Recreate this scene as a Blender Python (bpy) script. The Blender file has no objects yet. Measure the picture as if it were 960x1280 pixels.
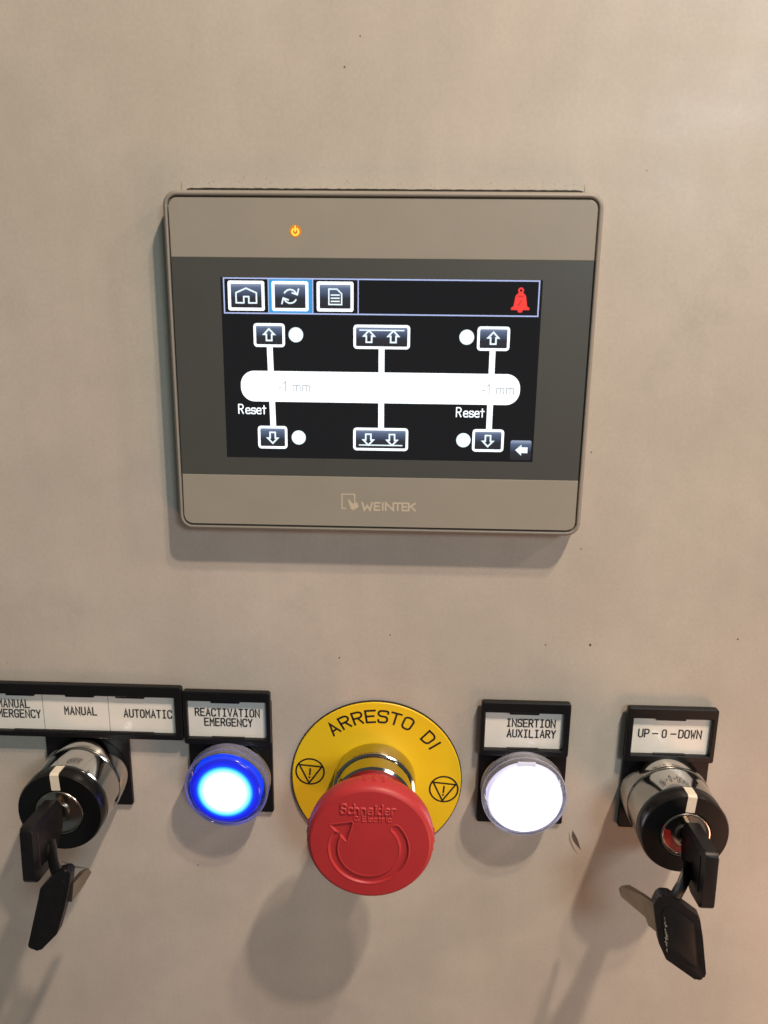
import bpy, bmesh, math, random
import numpy as np
from mathutils import Matrix, Vector
random.seed(4)
C = bpy.context
S = 0.001                       # everything below is written in millimetres
scene = C.scene
col = scene.collection

# ------------------------------------------------------------------ camera
cam_d = bpy.data.cameras.new('camera'); cam = bpy.data.objects.new('camera', cam_d); col.objects.link(cam)
cam_d.sensor_fit = 'VERTICAL'; cam_d.sensor_height = 36.0; cam_d.sensor_width = 27.0; cam_d.lens = 26.684
cam_d.clip_start = 0.01; cam_d.clip_end = 20
_R = ((0.999372, -0.029875, -0.019054), (0.033521, 0.971396, 0.235089), (0.011485, -0.23558, 0.971787))
M = Matrix(((_R[0][0], _R[0][2], -_R[0][1]), (_R[1][0], _R[1][2], -_R[1][1]), (_R[2][0], _R[2][2], -_R[2][1])))
cam.matrix_world = Matrix.Translation(Vector((8.975, -240.746, 12.591)) * S) @ M.to_4x4()
scene.camera = cam
cam_d.dof.use_dof = True; cam_d.dof.focus_distance = 0.25; cam_d.dof.aperture_fstop = 12.5   # about a phone's 2 mm pupil

# ------------------------------------------------------------------ world, lamps, exposure
w = bpy.data.worlds.new('World'); scene.world = w; w.use_nodes = True
bg = w.node_tree.nodes['Background']; bg.inputs[0].default_value = (0.86, 0.95, 0.86, 1); bg.inputs[1].default_value = 0.095

def lamp(name, loc, target, power, size, color, size_y=None):
    d = bpy.data.lights.new(name, 'AREA'); d.energy = power; d.color = color
    d.shape = 'RECTANGLE' if size_y else 'DISK'; d.size = size * S
    if size_y: d.size_y = size_y * S
    o = bpy.data.objects.new(name, d); col.objects.link(o)
    o.location = Vector(loc) * S
    o.rotation_euler = (Vector(target) - Vector(loc)).to_track_quat('-Z', 'Y').to_euler()
    return o
lamp('ceiling_lamp', (312, -430, 735), (0, 0, -60), 5.9, 34, (1.0, 0.79, 0.60))
lamp('ceiling_lamp', (345, -385, 800), (0, 0, -60), 3.5, 34, (1.0, 0.79, 0.60))
lamp('ceiling_lamp', (1300, -480, 900), (0, 0, -60), 4.8, 140, (1.0, 0.74, 0.56))
lamp('hall_window', (700, -1500, 520), (60, 0, 20), 7.0, 380, (0.84, 0.97, 1.0), 300)
lamp('warm_tint_fill', (420, -300, -420), (160, 0, -220), 1.05, 220, (1.0, 0.48, 0.28))  # unseen fill light added to tint the lower right of the panel
scene.view_settings.view_transform = 'Standard'; scene.view_settings.look = 'None'
scene.view_settings.exposure = 0.0; scene.view_settings.gamma = 1.0
scene.view_settings.use_curve_mapping = False

# ------------------------------------------------------------------ materials
def srgb(r, g, b):
    f = lambda c: (c / 255 / 12.92) if c <= 10 else (((c / 255) + 0.055) / 1.055) ** 2.4
    return (f(r), f(g), f(b), 1)
def mat(name, color, rough=0.5, metal=0.0, coat=0.0, var=0.0, vscale=80, bump=0.0, bscale=1500, bdist=0.05, spec=0.5,
        rvar=0.0, trans=0.0, ior=1.5):
    m = bpy.data.materials.new(name); m.use_nodes = True
    nt = m.node_tree; b = nt.nodes['Principled BSDF']
    if len(color) == 3: color = (*color, 1)
    b.inputs['Base Color'].default_value = color
    b.inputs['Roughness'].default_value = rough; b.inputs['Metallic'].default_value = metal
    b.inputs['Coat Weight'].default_value = coat; b.inputs['Coat Roughness'].default_value = 0.08
    b.inputs['Specular IOR Level'].default_value = spec
    b.inputs['Transmission Weight'].default_value = trans; b.inputs['IOR'].default_value = ior
    tc = nt.nodes.new('ShaderNodeTexCoord')
    if var or rvar:
        n = nt.nodes.new('ShaderNodeTexNoise'); n.inputs['Scale'].default_value = vscale; n.inputs['Detail'].default_value = 6
        n.inputs['Roughness'].default_value = 0.62
        nt.links.new(tc.outputs['Object'], n.inputs['Vector'])
    if var:
        mp = nt.nodes.new('ShaderNodeMapRange'); mp.inputs['From Min'].default_value = 0.3; mp.inputs['From Max'].default_value = 0.7
        mp.inputs['To Min'].default_value = 1 - var; mp.inputs['To Max'].default_value = 1 + var
        nt.links.new(n.outputs['Fac'], mp.inputs['Value'])
        mx = nt.nodes.new('ShaderNodeVectorMath'); mx.operation = 'SCALE'
        mx.inputs[0].default_value = color[:3]; nt.links.new(mp.outputs['Result'], mx.inputs['Scale'])
        nt.links.new(mx.outputs['Vector'], b.inputs['Base Color'])
    if rvar:
        mp2 = nt.nodes.new('ShaderNodeMapRange'); mp2.inputs['From Min'].default_value = 0.3; mp2.inputs['From Max'].default_value = 0.7
        mp2.inputs['To Min'].default_value = rough - rvar; mp2.inputs['To Max'].default_value = rough + rvar
        nt.links.new(n.outputs['Fac'], mp2.inputs['Value']); nt.links.new(mp2.outputs['Result'], b.inputs['Roughness'])
    if bump:
        n2 = nt.nodes.new('ShaderNodeTexNoise'); n2.inputs['Scale'].default_value = bscale; n2.inputs['Detail'].default_value = 3
        nt.links.new(tc.outputs['Object'], n2.inputs['Vector'])
        bp = nt.nodes.new('ShaderNodeBump'); bp.inputs['Strength'].default_value = bump; bp.inputs['Distance'].default_value = bdist * S
        nt.links.new(n2.outputs['Fac'], bp.inputs['Height']); nt.links.new(bp.outputs['Normal'], b.inputs['Normal'])
    return m
def glow(name, color, strength, base=(0.02, 0.02, 0.02), rough=0.25):
    m = mat(name, base, rough)
    b = m.node_tree.nodes['Principled BSDF']
    b.inputs['Emission Color'].default_value = (*color, 1); b.inputs['Emission Strength'].default_value = strength
    return m
def ramp_glow(name, axis, stops, strength, base=(0.02, 0.02, 0.02), lo=0.0, hi=1.0, rough=0.2, center=None, soft=None):
    """emission that runs along Generated Z ('z') or with distance from the lens centre ('r', in object metres)"""
    m = mat(name, base, rough); nt = m.node_tree; b = nt.nodes['Principled BSDF']
    tc = nt.nodes['Texture Coordinate']; r = nt.nodes.new('ShaderNodeValToRGB')
    r.color_ramp.elements[0].position = stops[0][0]; r.color_ramp.elements[0].color = (*stops[0][1], 1)
    r.color_ramp.elements[1].position = stops[-1][0]; r.color_ramp.elements[1].color = (*stops[-1][1], 1)
    for p, c in stops[1:-1]:
        e = r.color_ramp.elements.new(p); e.color = (*c, 1)
    if axis == 'z':
        sp = nt.nodes.new('ShaderNodeSeparateXYZ'); nt.links.new(tc.outputs['Generated'], sp.inputs[0]); nt.links.new(sp.outputs['Z'], r.inputs[0])
    else:
        vm = nt.nodes.new('ShaderNodeVectorMath'); vm.operation = 'MULTIPLY'; vm.inputs[1].default_value = (1 / hi, 0, 1 / hi)
        nt.links.new(tc.outputs['Object'], vm.inputs[0])
        ln = nt.nodes.new('ShaderNodeVectorMath'); ln.operation = 'LENGTH'; nt.links.new(vm.outputs[0], ln.inputs[0])
        nt.links.new(ln.outputs['Value'], r.inputs[0])
    nt.links.new(r.outputs['Color'], b.inputs['Emission Color']); b.inputs['Emission Strength'].default_value = strength
    return m

# painted sheet metal of the cabinet: mottled grime, faint dark flecks, orange peel
def panel_mat():
    m = mat('panel_paint', (0.52, 0.475, 0.42), 0.42, bump=0.32, bscale=620, bdist=0.05, spec=0.45)
    nt = m.node_tree; b = nt.nodes['Principled BSDF']; tc = nt.nodes['Texture Coordinate']; L = nt.links.new
    def noise(sc, det, rough=0.6):
        n = nt.nodes.new('ShaderNodeTexNoise'); n.inputs['Scale'].default_value = sc; n.inputs['Detail'].default_value = det
        n.inputs['Roughness'].default_value = rough; L(tc.outputs['Object'], n.inputs['Vector']); return n
    def rng(src, a, c, lo, hi):
        q = nt.nodes.new('ShaderNodeMapRange'); q.inputs['From Min'].default_value = a; q.inputs['From Max'].default_value = c
        q.inputs['To Min'].default_value = lo; q.inputs['To Max'].default_value = hi; L(src, q.inputs['Value']); return q.outputs['Result']
    a = rng(noise(9, 5).outputs['Fac'], 0.3, 0.7, 0.89, 1.08)
    c = rng(noise(40, 6, 0.7).outputs['Fac'], 0.3, 0.7, 0.945, 1.045)
    d = rng(noise(260, 4).outputs['Fac'], 0.70, 0.80, 1.0, 0.80)     # rare flecks of dirt
    e = rng(noise(900, 2).outputs['Fac'], 0.3, 0.7, 0.96, 1.04)
    def mul(x, y):
        q = nt.nodes.new('ShaderNodeMath'); q.operation = 'MULTIPLY'; L(x, q.inputs[0]); L(y, q.inputs[1]); return q.outputs[0]
    st = rng(noise(17, 8, 0.75).outputs['Fac'], 0.56, 0.72, 1.0, 0.90)   # finger grime
    mpg = nt.nodes.new('ShaderNodeMapping'); mpg.inputs['Scale'].default_value = (1.0, 1.0, 0.18); mpg.inputs['Rotation'].default_value = (0, .25, 0)
    nw = noise(120, 4, 0.6); L(tc.outputs['Object'], mpg.inputs['Vector']); L(mpg.outputs[0], nw.inputs['Vector'])
    wp = rng(nw.outputs['Fac'], 0.35, 0.65, 0.985, 1.015)                # faint wipe marks
    f = mul(mul(mul(a, c), mul(d, e)), mul(st, wp))
    v = nt.nodes.new('ShaderNodeVectorMath'); v.operation = 'SCALE'
    mixc = nt.nodes.new('ShaderNodeMix'); mixc.data_type = 'RGBA'
    L(rng(noise(6, 3).outputs['Fac'], 0.35, 0.65, 0, 1), mixc.inputs['Factor'])
    mixc.inputs[6].default_value = (0.53, 0.492, 0.430, 1); mixc.inputs[7].default_value = (0.53, 0.478, 0.434, 1)
    L(mixc.outputs[2], v.inputs[0]); L(f, v.inputs['Scale']); L(v.outputs[0], b.inputs['Base Color'])
    L(rng(noise(30, 5).outputs['Fac'], 0.3, 0.7, 0.30, 0.44), b.inputs['Roughness'])
    return m
MP = panel_mat()
M_housing = mat('housing_plastic', (0.275, 0.255, 0.225), 0.40, var=0.03, bump=0.15, bscale=3000, bdist=0.02)
M_overlay = mat('overlay_beige', (0.325, 0.305, 0.262), 0.45, var=0.035, vscale=60, bump=0.2, bscale=4000, bdist=0.012)
M_band = mat('overlay_dark_grey', (0.072, 0.077, 0.074), 0.42, var=0.03, vscale=60, bump=0.2, bscale=4000, bdist=0.012)
M_groove = mat('groove_dark', (0.02, 0.016, 0.012), 0.7)
M_logo = mat('logo_print', (0.56, 0.50, 0.40), 0.5)
M_black = mat('black_plastic', (0.007, 0.0065, 0.008), 0.40, spec=0.3, var=0.15, vscale=300, bump=0.25, bscale=2500, bdist=0.02)
M_black_gloss = mat('black_gloss_plastic', (0.005, 0.005, 0.006), 0.25, spec=0.35, var=0.1, vscale=300, bump=0.12, bscale=1800, bdist=0.02)
M_key = mat('key_bow_plastic', (0.007, 0.0065, 0.008), 0.42, spec=0.32, var=0.25, vscale=260, bump=0.45, bscale=1500, bdist=0.05)
M_paper = mat('label_paper', (0.86, 0.84, 0.80), 0.35, coat=0.35, var=0.03, vscale=120)
M_ink = mat('engraved_ink', (0.010, 0.009, 0.010), 0.5)
M_chrome = mat('chrome', (0.50, 0.485, 0.46), 0.10, metal=1.0, rvar=0.05, vscale=180, bump=0.05, bscale=500, bdist=0.02)
M_steel = mat('nickel_steel', (0.50, 0.48, 0.45), 0.24, metal=1.0, var=0.1, vscale=200, bump=0.15, bscale=900, bdist=0.02)
M_blade = mat('key_blade_metal', (0.36, 0.31, 0.25), 0.38, metal=1.0, var=0.12, vscale=200)
M_brass = mat('brass', (0.62, 0.48, 0.24), 0.25, metal=1.0)
M_yellow = mat('yellow_disc_plastic', (0.90, 0.61, 0.014), 0.42, var=0.03, vscale=70, bump=0.1, bscale=1800, bdist=0.02)
M_red = mat('red_button_plastic', (0.46, 0.030, 0.036), 0.46, var=0.05, vscale=90, bump=0.16, bscale=2200, bdist=0.02)
M_white = mat('white_marker', (0.72, 0.66, 0.56), 0.5, var=0.06, vscale=400)
def clear_mat(name, tint):
    m = bpy.data.materials.new(name); m.use_nodes = True; nt = m.node_tree; nt.nodes.clear()
    o = nt.nodes.new('ShaderNodeOutputMaterial'); mx = nt.nodes.new('ShaderNodeMixShader'); t = nt.nodes.new('ShaderNodeBsdfTransparent')
    g = nt.nodes.new('ShaderNodeBsdfGlossy'); f = nt.nodes.new('ShaderNodeFresnel'); f.inputs['IOR'].default_value = 1.45
    t.inputs[0].default_value = (*tint, 1); g.inputs['Roughness'].default_value = 0.08
    df = nt.nodes.new('ShaderNodeBsdfDiffuse'); df.inputs[0].default_value = (.85, .85, .9, 1); m2 = nt.nodes.new('ShaderNodeMixShader'); m2.inputs[0].default_value = 0.16
    nt.links.new(t.outputs[0], m2.inputs[1]); nt.links.new(df.outputs[0], m2.inputs[2])
    nt.links.new(f.outputs[0], mx.inputs[0]); nt.links.new(m2.outputs[0], mx.inputs[1]); nt.links.new(g.outputs[0], mx.inputs[2]); nt.links.new(mx.outputs[0], o.inputs[0])
    return m
M_clear = clear_mat('clear_plastic', (.86, .86, .9))
M_red_refl = mat('painted_red_reflection', (0.30, 0.02, 0.02), 0.4)  # colour of the reflection painted on the right lock core
M_scribble = mat('grey_print', (0.34, 0.33, 0.30), 0.5)
M_mark = mat('scratch_dirt', (0.10, 0.075, 0.06), 0.7)
M_mark2 = mat('scuff_faint', (0.30, 0.25, 0.21), 0.6)
M_lcd = glow('lcd_black', (0.45, 0.5, 0.6), 0.012, (0.008, 0.008, 0.010), 0.12)
M_pix = glow('lcd_white', (0.90, 0.96, 1.0), 1.5)
M_pix2 = glow('lcd_line', (0.50, 0.58, 0.95), 1.0)
M_pixsoft = glow('lcd_pale', (0.78, 0.90, 0.96), 1.25)
M_cyan = glow('lcd_cyan', (0.03, 0.34, 0.72), 1.0)
M_bell = glow('lcd_red', (1.0, 0.045, 0.035), 1.0)
M_belld = glow('lcd_dark_red', (0.45, 0.02, 0.02), 0.8)
M_dig = glow('lcd_grey_digits', (0.48, 0.48, 0.48), 1.0)
M_btn = ramp_glow('lcd_button', 'z', [(0.0, (0.010, 0.011, 0.016)), (0.42, (0.018, 0.022, 0.035)), (0.5, (0.03, 0.045, 0.085)), (0.80, (0.10, 0.14, 0.24)), (0.95, (0.30, 0.36, 0.50))], 1.0)
M_led = glow('led_yellow', (1.0, 0.60, 0.06), 1.6)
M_ledo = glow('led_orange_halo', (1.0, 0.28, 0.02), 0.75)

# ------------------------------------------------------------------ helpers
def tag(o, label=None, cat=None, group=None, kind=None):
    if label: o['label'] = label
    if cat: o['category'] = cat
    if group: o['group'] = group
    if kind: o['kind'] = kind
    return o
def thing(name, loc, label, cat, group=None):
    o = bpy.data.objects.new(name, None); col.objects.link(o); o.location = Vector(loc) * S; o.empty_display_size = 0.005
    return tag(o, label, cat, group)
def link(name, me, m, parent=None, off=(0, 0, 0), smooth=None):
    """coordinates in `me` are panel millimetres; they are made local to the parent's origin"""
    origin = Vector(off)
    if parent is not None:
        p = parent
        tot = Vector((0, 0, 0))
        while p is not None: tot += p.location / S; p = p.parent
        origin = tot
    me.transform(Matrix.Scale(S, 4) @ Matrix.Translation(-origin))
    me.materials.clear(); me.materials.append(m)
    if smooth is not None:
        for f in me.polygons: f.use_smooth = True
        me.set_sharp_from_angle(angle=math.radians(smooth))
    o = bpy.data.objects.new(name, me); col.objects.link(o)
    if parent is not None: o.parent = parent
    else: o.location = origin * S
    return o
def bm_mesh(bm, name, recalc=True):
    if recalc: bmesh.ops.recalc_face_normals(bm, faces=bm.faces)
    me = bpy.data.meshes.new(name); bm.to_mesh(me); bm.free(); return me
def round_poly(pts, r, n=6, closed=True):
    out = []; N = len(pts)
    rr = r if isinstance(r, (list, tuple)) else [r] * N
    for i in range(N):
        p = Vector(pts[i])
        if (not closed and i in (0, N - 1)) or rr[i] <= 0: out.append((p.x, p.y)); continue
        a = Vector(pts[i - 1]); b = Vector(pts[(i + 1) % N])
        da = (a - p); db = (b - p); la, lb = da.length, db.length
        if la < 1e-9 or lb < 1e-9: out.append((p.x, p.y)); continue
        da /= la; db /= lb; ang = da.angle(db)
        if ang > math.pi - 0.02: out.append((p.x, p.y)); continue
        t = min(rr[i] / math.tan(ang / 2), la * 0.499, lb * 0.499); rad = t * math.tan(ang / 2)
        s = p + da * t; e = p + db * t; c = p + (da + db).normalized() * (rad / math.sin(ang / 2))
        a0 = math.atan2(s.y - c.y, s.x - c.x); a1 = math.atan2(e.y - c.y, e.x - c.x); d = (a1 - a0 + math.pi) % (2 * math.pi) - math.pi
        for k in range(n + 1):
            q = a0 + d * k / n; out.append((c.x + rad * math.cos(q), c.y + rad * math.sin(q)))
    return out
def rrect(x0, z0, x1, z1, r, n=8): return round_poly([(x0, z0), (x1, z0), (x1, z1), (x0, z1)], r, n)
def prism(poly, d0, d1, bev=0.0, segs=2, back_bev=False):
    """poly in x,z extruded from d0 to d1 mm in front of the panel (towards -Y)"""
    bm = bmesh.new()
    a = [bm.verts.new((x, -d0, z)) for x, z in poly]; b = [bm.verts.new((x, -d1, z)) for x, z in poly]; n = len(poly)
    bm.faces.new(a); ff = bm.faces.new(b)
    for i in range(n): bm.faces.new((a[i], a[(i + 1) % n], b[(i + 1) % n], b[i]))
    if bev:
        es = list(ff.edges)
        if back_bev: es = [e for e in bm.edges if len(set(round(v.co.y, 4) for v in e.verts)) == 1]
        bmesh.ops.bevel(bm, geom=es, offset=bev, segments=segs, profile=0.5, affect='EDGES', clamp_overlap=True)
    return bm_mesh(bm, 'prism')
def frame_mesh(outer, inner, d0, d1, bev=0.0):
    """ring between two outlines with the same vertex count"""
    bm = bmesh.new(); n = len(outer)
    O0 = [bm.verts.new((x, -d0, z)) for x, z in outer]; O1 = [bm.verts.new((x, -d1, z)) for x, z in outer]
    I0 = [bm.verts.new((x, -d0, z)) for x, z in inner]; I1 = [bm.verts.new((x, -d1, z)) for x, z in inner]
    for i in range(n):
        j = (i + 1) % n
        bm.faces.new((O0[i], O0[j], O1[j], O1[i])); bm.faces.new((I1[i], I1[j], I0[j], I0[i]))
        bm.faces.new((O1[i], O1[j], I1[j], I1[i])); bm.faces.new((I0[i], I0[j], O0[j], O0[i]))
    if bev:
        vs = set(O1) | set(I1)
        ring = [e for e in bm.edges if e.verts[0] in vs and e.verts[1] in vs and ((e.verts[0] in O1) == (e.verts[1] in O1))]
        bmesh.ops.bevel(bm, geom=ring, offset=bev, segments=2, profile=0.5, affect='EDGES')
    return bm_mesh(bm, 'frame')
def lathe(profile, cx, cz, seg=96, cap=True, close=False):
    """profile of (radius, distance from panel)"""
    bm = bmesh.new(); rings = []
    for r, d in profile:
        rings.append([bm.verts.new((cx + r * math.cos(2 * math.pi * k / seg), -d, cz + r * math.sin(2 * math.pi * k / seg))) for k in range(seg)])
    P = list(zip(rings, rings[1:]))
    if close: P.append((rings[-1], rings[0]))
    for a, b in P:
        for k in range(seg):
            j = (k + 1) % seg; bm.faces.new((a[k], a[j], b[j], b[k]))
    if cap and not close: bm.faces.new(rings[-1]); bm.faces.new(rings[0])
    return bm_mesh(bm, 'lathe')
def ribbon(bm, pts, wd, d, closed=False, fmap=None, caps=True):
    """flat mitred ribbon along pts (x,z); d = distance from panel"""
    P = [Vector(p) for p in pts]; n = len(P)
    Q = [P[0]]
    for p in P[1:]:
        if (p - Q[-1]).length > 1e-5: Q.append(p)
    if closed and (Q[0] - Q[-1]).length < 1e-5: Q.pop()
    P = Q; n = len(P)
    if n < 2: return
    if caps and not closed:
        P[0] = P[0] - (P[1] - P[0]).normalized() * wd * 0.4; P[-1] = P[-1] + (P[-1] - P[-2]).normalized() * wd * 0.4
    L, R = [], []
    for i in range(n):
        t0 = (P[i] - P[i - 1]).normalized() if (i > 0 or closed) else None
        t1 = (P[(i + 1) % n] - P[i]).normalized() if (i < n - 1 or closed) else None
        if t0 is None: t0 = t1
        if t1 is None: t1 = t0
        n0 = Vector((-t0.y, t0.x)); n1 = Vector((-t1.y, t1.x)); m = n0 + n1
        if m.length < 0.2: m = n1
        m.normalize(); k = wd / 2 / max(0.35, m.dot(n1))
        L.append(P[i] + m * k); R.append(P[i] - m * k)
    f = fmap or (lambda x, z: (x, z))
    def V(p):
        x, z = f(p.x, p.y); return bm.verts.new((x, -d, z))
    l = [V(p) for p in L]; r = [V(p) for p in R]
    for i in range(n if closed else n - 1):
        j = (i + 1) % n
        fc = bm.faces.new((l[i], r[i], r[j], l[j]))
        if fc.normal.length == 0: fc.normal_update()
def face_front(me):
    """turn every face of a flat print towards -Y"""
    bm = bmesh.new(); bm.from_mesh(me); bm.normal_update()
    for f in bm.faces:
        if f.normal.y > 0: f.normal_flip()
    bm.to_mesh(me); bm.free(); return me
def flat(poly, d):
    bm = bmesh.new(); bm.faces.new([bm.verts.new((x, -d, z)) for x, z in poly]); return face_front(bm_mesh(bm, 'flat', False))
def circ(cx, cz, r, n=32, a0=0, a1=360): return [(cx + r * math.cos(math.radians(a0 + (a1 - a0) * k / n)), cz + r * math.sin(math.radians(a0 + (a1 - a0) * k / n))) for k in range(n + (0 if a1 - a0 == 360 else 1))]
def ribbons(items, wd, d, fmap=None):
    bm = bmesh.new()
    for k, it in enumerate(items):
        pts, closed = it if isinstance(it, tuple) else (it, False)
        ribbon(bm, pts, wd, d + 0.004 * (k % 9), closed, fmap)
    return face_front(bm_mesh(bm, 'ribbons', False))

# ------------------------------------------------------------------ single-stroke lettering (unit box: width 0.56, height 1)
Wd = 0.56; H2 = 0.5
def _rp(p, r=0.2, closed=False): return (round_poly(p, r, 5, closed), closed)
GL = {
 'A': [([(0, 0), (Wd/2, 1), (Wd, 0)], False), ([(0.1, .33), (Wd - .1, .33)], False)],
 'B': [_rp([(0, H2), (Wd*.9, H2), (Wd*.9, 1), (0, 1), (0, 0), (Wd, 0), (Wd, H2), (Wd*.5, H2)], [0, .2, .2, 0, 0, .22, .22, 0])],
 'C': [_rp([(Wd, .78), (Wd, 1), (0, 1), (0, 0), (Wd, 0), (Wd, .22)], .25)],
 'D': [_rp([(0, 0), (0, 1), (Wd, 1), (Wd, 0)], [0, 0, .3, .3], True)],
 'E': [([(Wd, 1), (0, 1), (0, 0), (Wd, 0)], False), ([(0, .52), (Wd*.85, .52)], False)],
 'G': [_rp([(Wd, .78), (Wd, 1), (0, 1), (0, 0), (Wd, 0), (Wd, .45), (Wd*.55, .45)], [0, .25, .25, .25, .2, 0, 0])],
 'I': [([(Wd/2, 0), (Wd/2, 1)], False), ([(.1, 1), (Wd-.1, 1)], False), ([(.1, 0), (Wd-.1, 0)], False)],
 'i': [([(Wd/2, 0), (Wd/2, 1)], False)],
 'K': [([(0, 0), (0, 1)], False), ([(Wd, 1), (0, .42)], False), ([(.2, .56), (Wd, 0)], False)],
 'L': [([(0, 1), (0, 0), (Wd, 0)], False)],
 'M': [([(0, 0), (0, 1), (Wd/2, .45), (Wd, 1), (Wd, 0)], False)],
 'N': [([(0, 0), (0, 1), (Wd, 0), (Wd, 1)], False)],
 'O': [_rp([(0, 0), (Wd, 0), (Wd, 1), (0, 1)], .24, True)],
 '0': [_rp([(.06, 0), (Wd-.06, 0), (Wd-.06, 1), (.06, 1)], .22, True)],
 'P': [_rp([(0, 0), (0, 1), (Wd, 1), (Wd, .46), (0, .46)], [0, 0, .24, .24, 0])],
 'R': [_rp([(0, 0), (0, 1), (Wd, 1), (Wd, .5), (0, .5)], [0, 0, .24, .24, 0]), ([(Wd*.5, .5), (Wd, 0)], False)],
 'S': [_rp([(Wd, .80), (Wd, 1), (0, 1), (0, .52), (Wd, .52), (Wd, 0), (0, 0), (0, .2)], .22)],
 'T': [([(0, 1), (Wd, 1)], False), ([(Wd/2, 1), (Wd/2, 0)], False)],
 'U': [_rp([(0, 1), (0, 0), (Wd, 0), (Wd, 1)], .24)],
 'V': [([(0, 1), (Wd/2, 0), (Wd, 1)], False)],
 'W': [([(0, 1), (Wd*.22, 0), (Wd/2, .6), (Wd*.78, 0), (Wd, 1)], False)],
 'X': [([(0, 0), (Wd, 1)], False), ([(0, 1), (Wd, 0)], False)],
 'Y': [([(0, 1), (Wd/2, .48), (Wd, 1)], False), ([(Wd/2, .48), (Wd/2, 0)], False)],
 '-': [([(.0, .48), (Wd, .48)], False)],
 '!': [([(Wd/2, 1), (Wd/2, .32)], False), ([(Wd/2, .10), (Wd/2, .0)], False)],
}
# lower case (x-height .62) for the moulded name on the red button
LC = {
 'c': [_rp([(.5, .5), (.5, .62), (0, .62), (0, 0), (.5, 0), (.5, .12)], .2)], 'e': [_rp([(0, .33), (.5, .33), (.5, .62), (0, .62), (0, 0), (.5, 0), (.5, .1)], [0, 0, .2, .2, .2, .15, 0])],
 'h': [([(0, 0), (0, 1)], False), _rp([(0, .62), (.48, .62), (.48, 0)], [0, .2, 0])], 'n': [([(0, 0), (0, .62)], False), _rp([(0, .62), (.48, .62), (.48, 0)], [0, .2, 0])],
 'i': [([(.2, 0), (.2, .62)], False), ([(.2, .85), (.2, .93)], False)], 'd': [([(.5, 0), (.5, 1)], False), _rp([(.5, .62), (0, .62), (0, 0), (.5, 0)], .22)],
 'r': [([(.05, 0), (.05, .62)], False), _rp([(.05, .4), (.05, .62), (.42, .62)], .2)], 'l': [([(.2, 0), (.2, 1)], False)],
 't': [([(.2, 0), (.2, .9)], False), ([(0, .62), (.42, .62)], False)], 'S': GL['S'], 'E': GL['E'], 'R': GL['R'], '-': [([(.08, .34), (.36, .34)], False)],
 's': [_rp([(.46, .5), (.46, .62), (0, .62), (0, .32), (.48, .32), (.48, 0), (0, 0), (0, .12)], .14)], '1': [([(.08, .78), (.3, 1), (.3, 0)], False)],
 'm': [([(0, 0), (0, .62)], False), _rp([(0, .62), (.4, .62), (.4, 0)], [0, .16, 0]), _rp([(.4, .62), (.8, .62), (.8, 0)], [0, .16, 0])],
}
def text_strokes(s, x0, z0, adv, h, wfac=None, table=GL, slant=0.0):
    out = []; wf = wfac if wfac else h
    for k, ch in enumerate(s):
        for pts, cl in table.get(ch, []):
            out.append(([(x0 + k * adv + px * wf + slant * pz * h, z0 + pz * h) for px, pz in pts], cl))
    return out
def lettering(name, strokes, wd, d, parent, m=M_ink, fmap=None):
    return link(name, ribbons(strokes, wd, d, fmap), m, parent)
def centered(s, cx, zc, adv, h, wfac): return text_strokes(s, cx - ((len(s) - 1) * adv + Wd * wfac) / 2, zc - h / 2, adv, h, wfac)
def font_text(s, x, z, size, d, align='LEFT', sx=1.0):
    c = bpy.data.curves.new('t', 'FONT'); c.body = s; c.size = size; c.align_x = align; c.resolution_u = 4
    o = bpy.data.objects.new('t', c); col.objects.link(o)
    C.view_layer.update()
    me = bpy.data.meshes.new_from_object(o.evaluated_get(C.evaluated_depsgraph_get()))
    bpy.data.objects.remove(o); bpy.data.curves.remove(c)
    me.transform(Matrix.Translation((x, -d, z)) @ Matrix.Rotation(math.radians(90), 4, 'X') @ Matrix.Diagonal((sx, 1, 1, 1)))
    return face_front(me)

# ================================================================== the cabinet panel
bm = bmesh.new()
N = 24; X0, X1, Z0, Z1 = -700, 700, -760, 640
for (y, flip) in ((0, 0), (2.0, 1)):
    vs = [bm.verts.new(p) for p in ((X0, y, Z0), (X1, y, Z0), (X1, y, Z1), (X0, y, Z1))]
    bm.faces.new(vs)
bm.verts.ensure_lookup_table()
for i in range(4):
    j = (i + 1) % 4; bm.faces.new((bm.verts[i], bm.verts[j], bm.verts[4 + j], bm.verts[4 + i]))
panel = link('wall', bm_mesh(bm, 'panel'), MP)
tag(panel, 'painted beige grey sheet metal face of the machine cabinet', kind='structure')

def sliver(name, pts, wds, d, m, label=None):
    """thin tapered mark following pts"""
    bm = bmesh.new(); P = [Vector(p) for p in pts]; n = len(P); l = []; r = []
    for i in range(n):
        t = (P[min(i + 1, n - 1)] - P[max(i - 1, 0)]).normalized(); q = Vector((-t.y, t.x)) * wds[i] / 2
        l.append(bm.verts.new((P[i].x + q.x, -d, P[i].y + q.y))); r.append(bm.verts.new((P[i].x - q.x, -d, P[i].y - q.y)))
    for i in range(n - 1): bm.faces.new((l[i], r[i], r[i + 1], l[i + 1]))
    o = link(name, face_front(bm_mesh(bm, name, False)), m, panel)
    if label: o['label'] = label
    return o
sliver('scratch', [(70.8, -162.5), (71.4, -164.6), (72.2, -166.5), (73.2, -168.4), (74.4, -170.4)], [.2, 1.5, 1.7, 1.0, .1], 0.03, M_mark, 'short dark gouge beside the white push button')
sliver('scratch', [(69.6, -163), (70.2, -166.5), (71.5, -169.5), (73.2, -172)], [.1, .8, .7, .1], 0.02, M_mark2)
sliver('scratch', [(-117.5, -182.3), (-114.5, -183.6), (-112.2, -184.6), (-109.8, -184.9), (-107.2, -185.2)], [.1, .45, .55, .35, .1], 0.03, M_mark, 'thin dark scratch below the left key')
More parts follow.
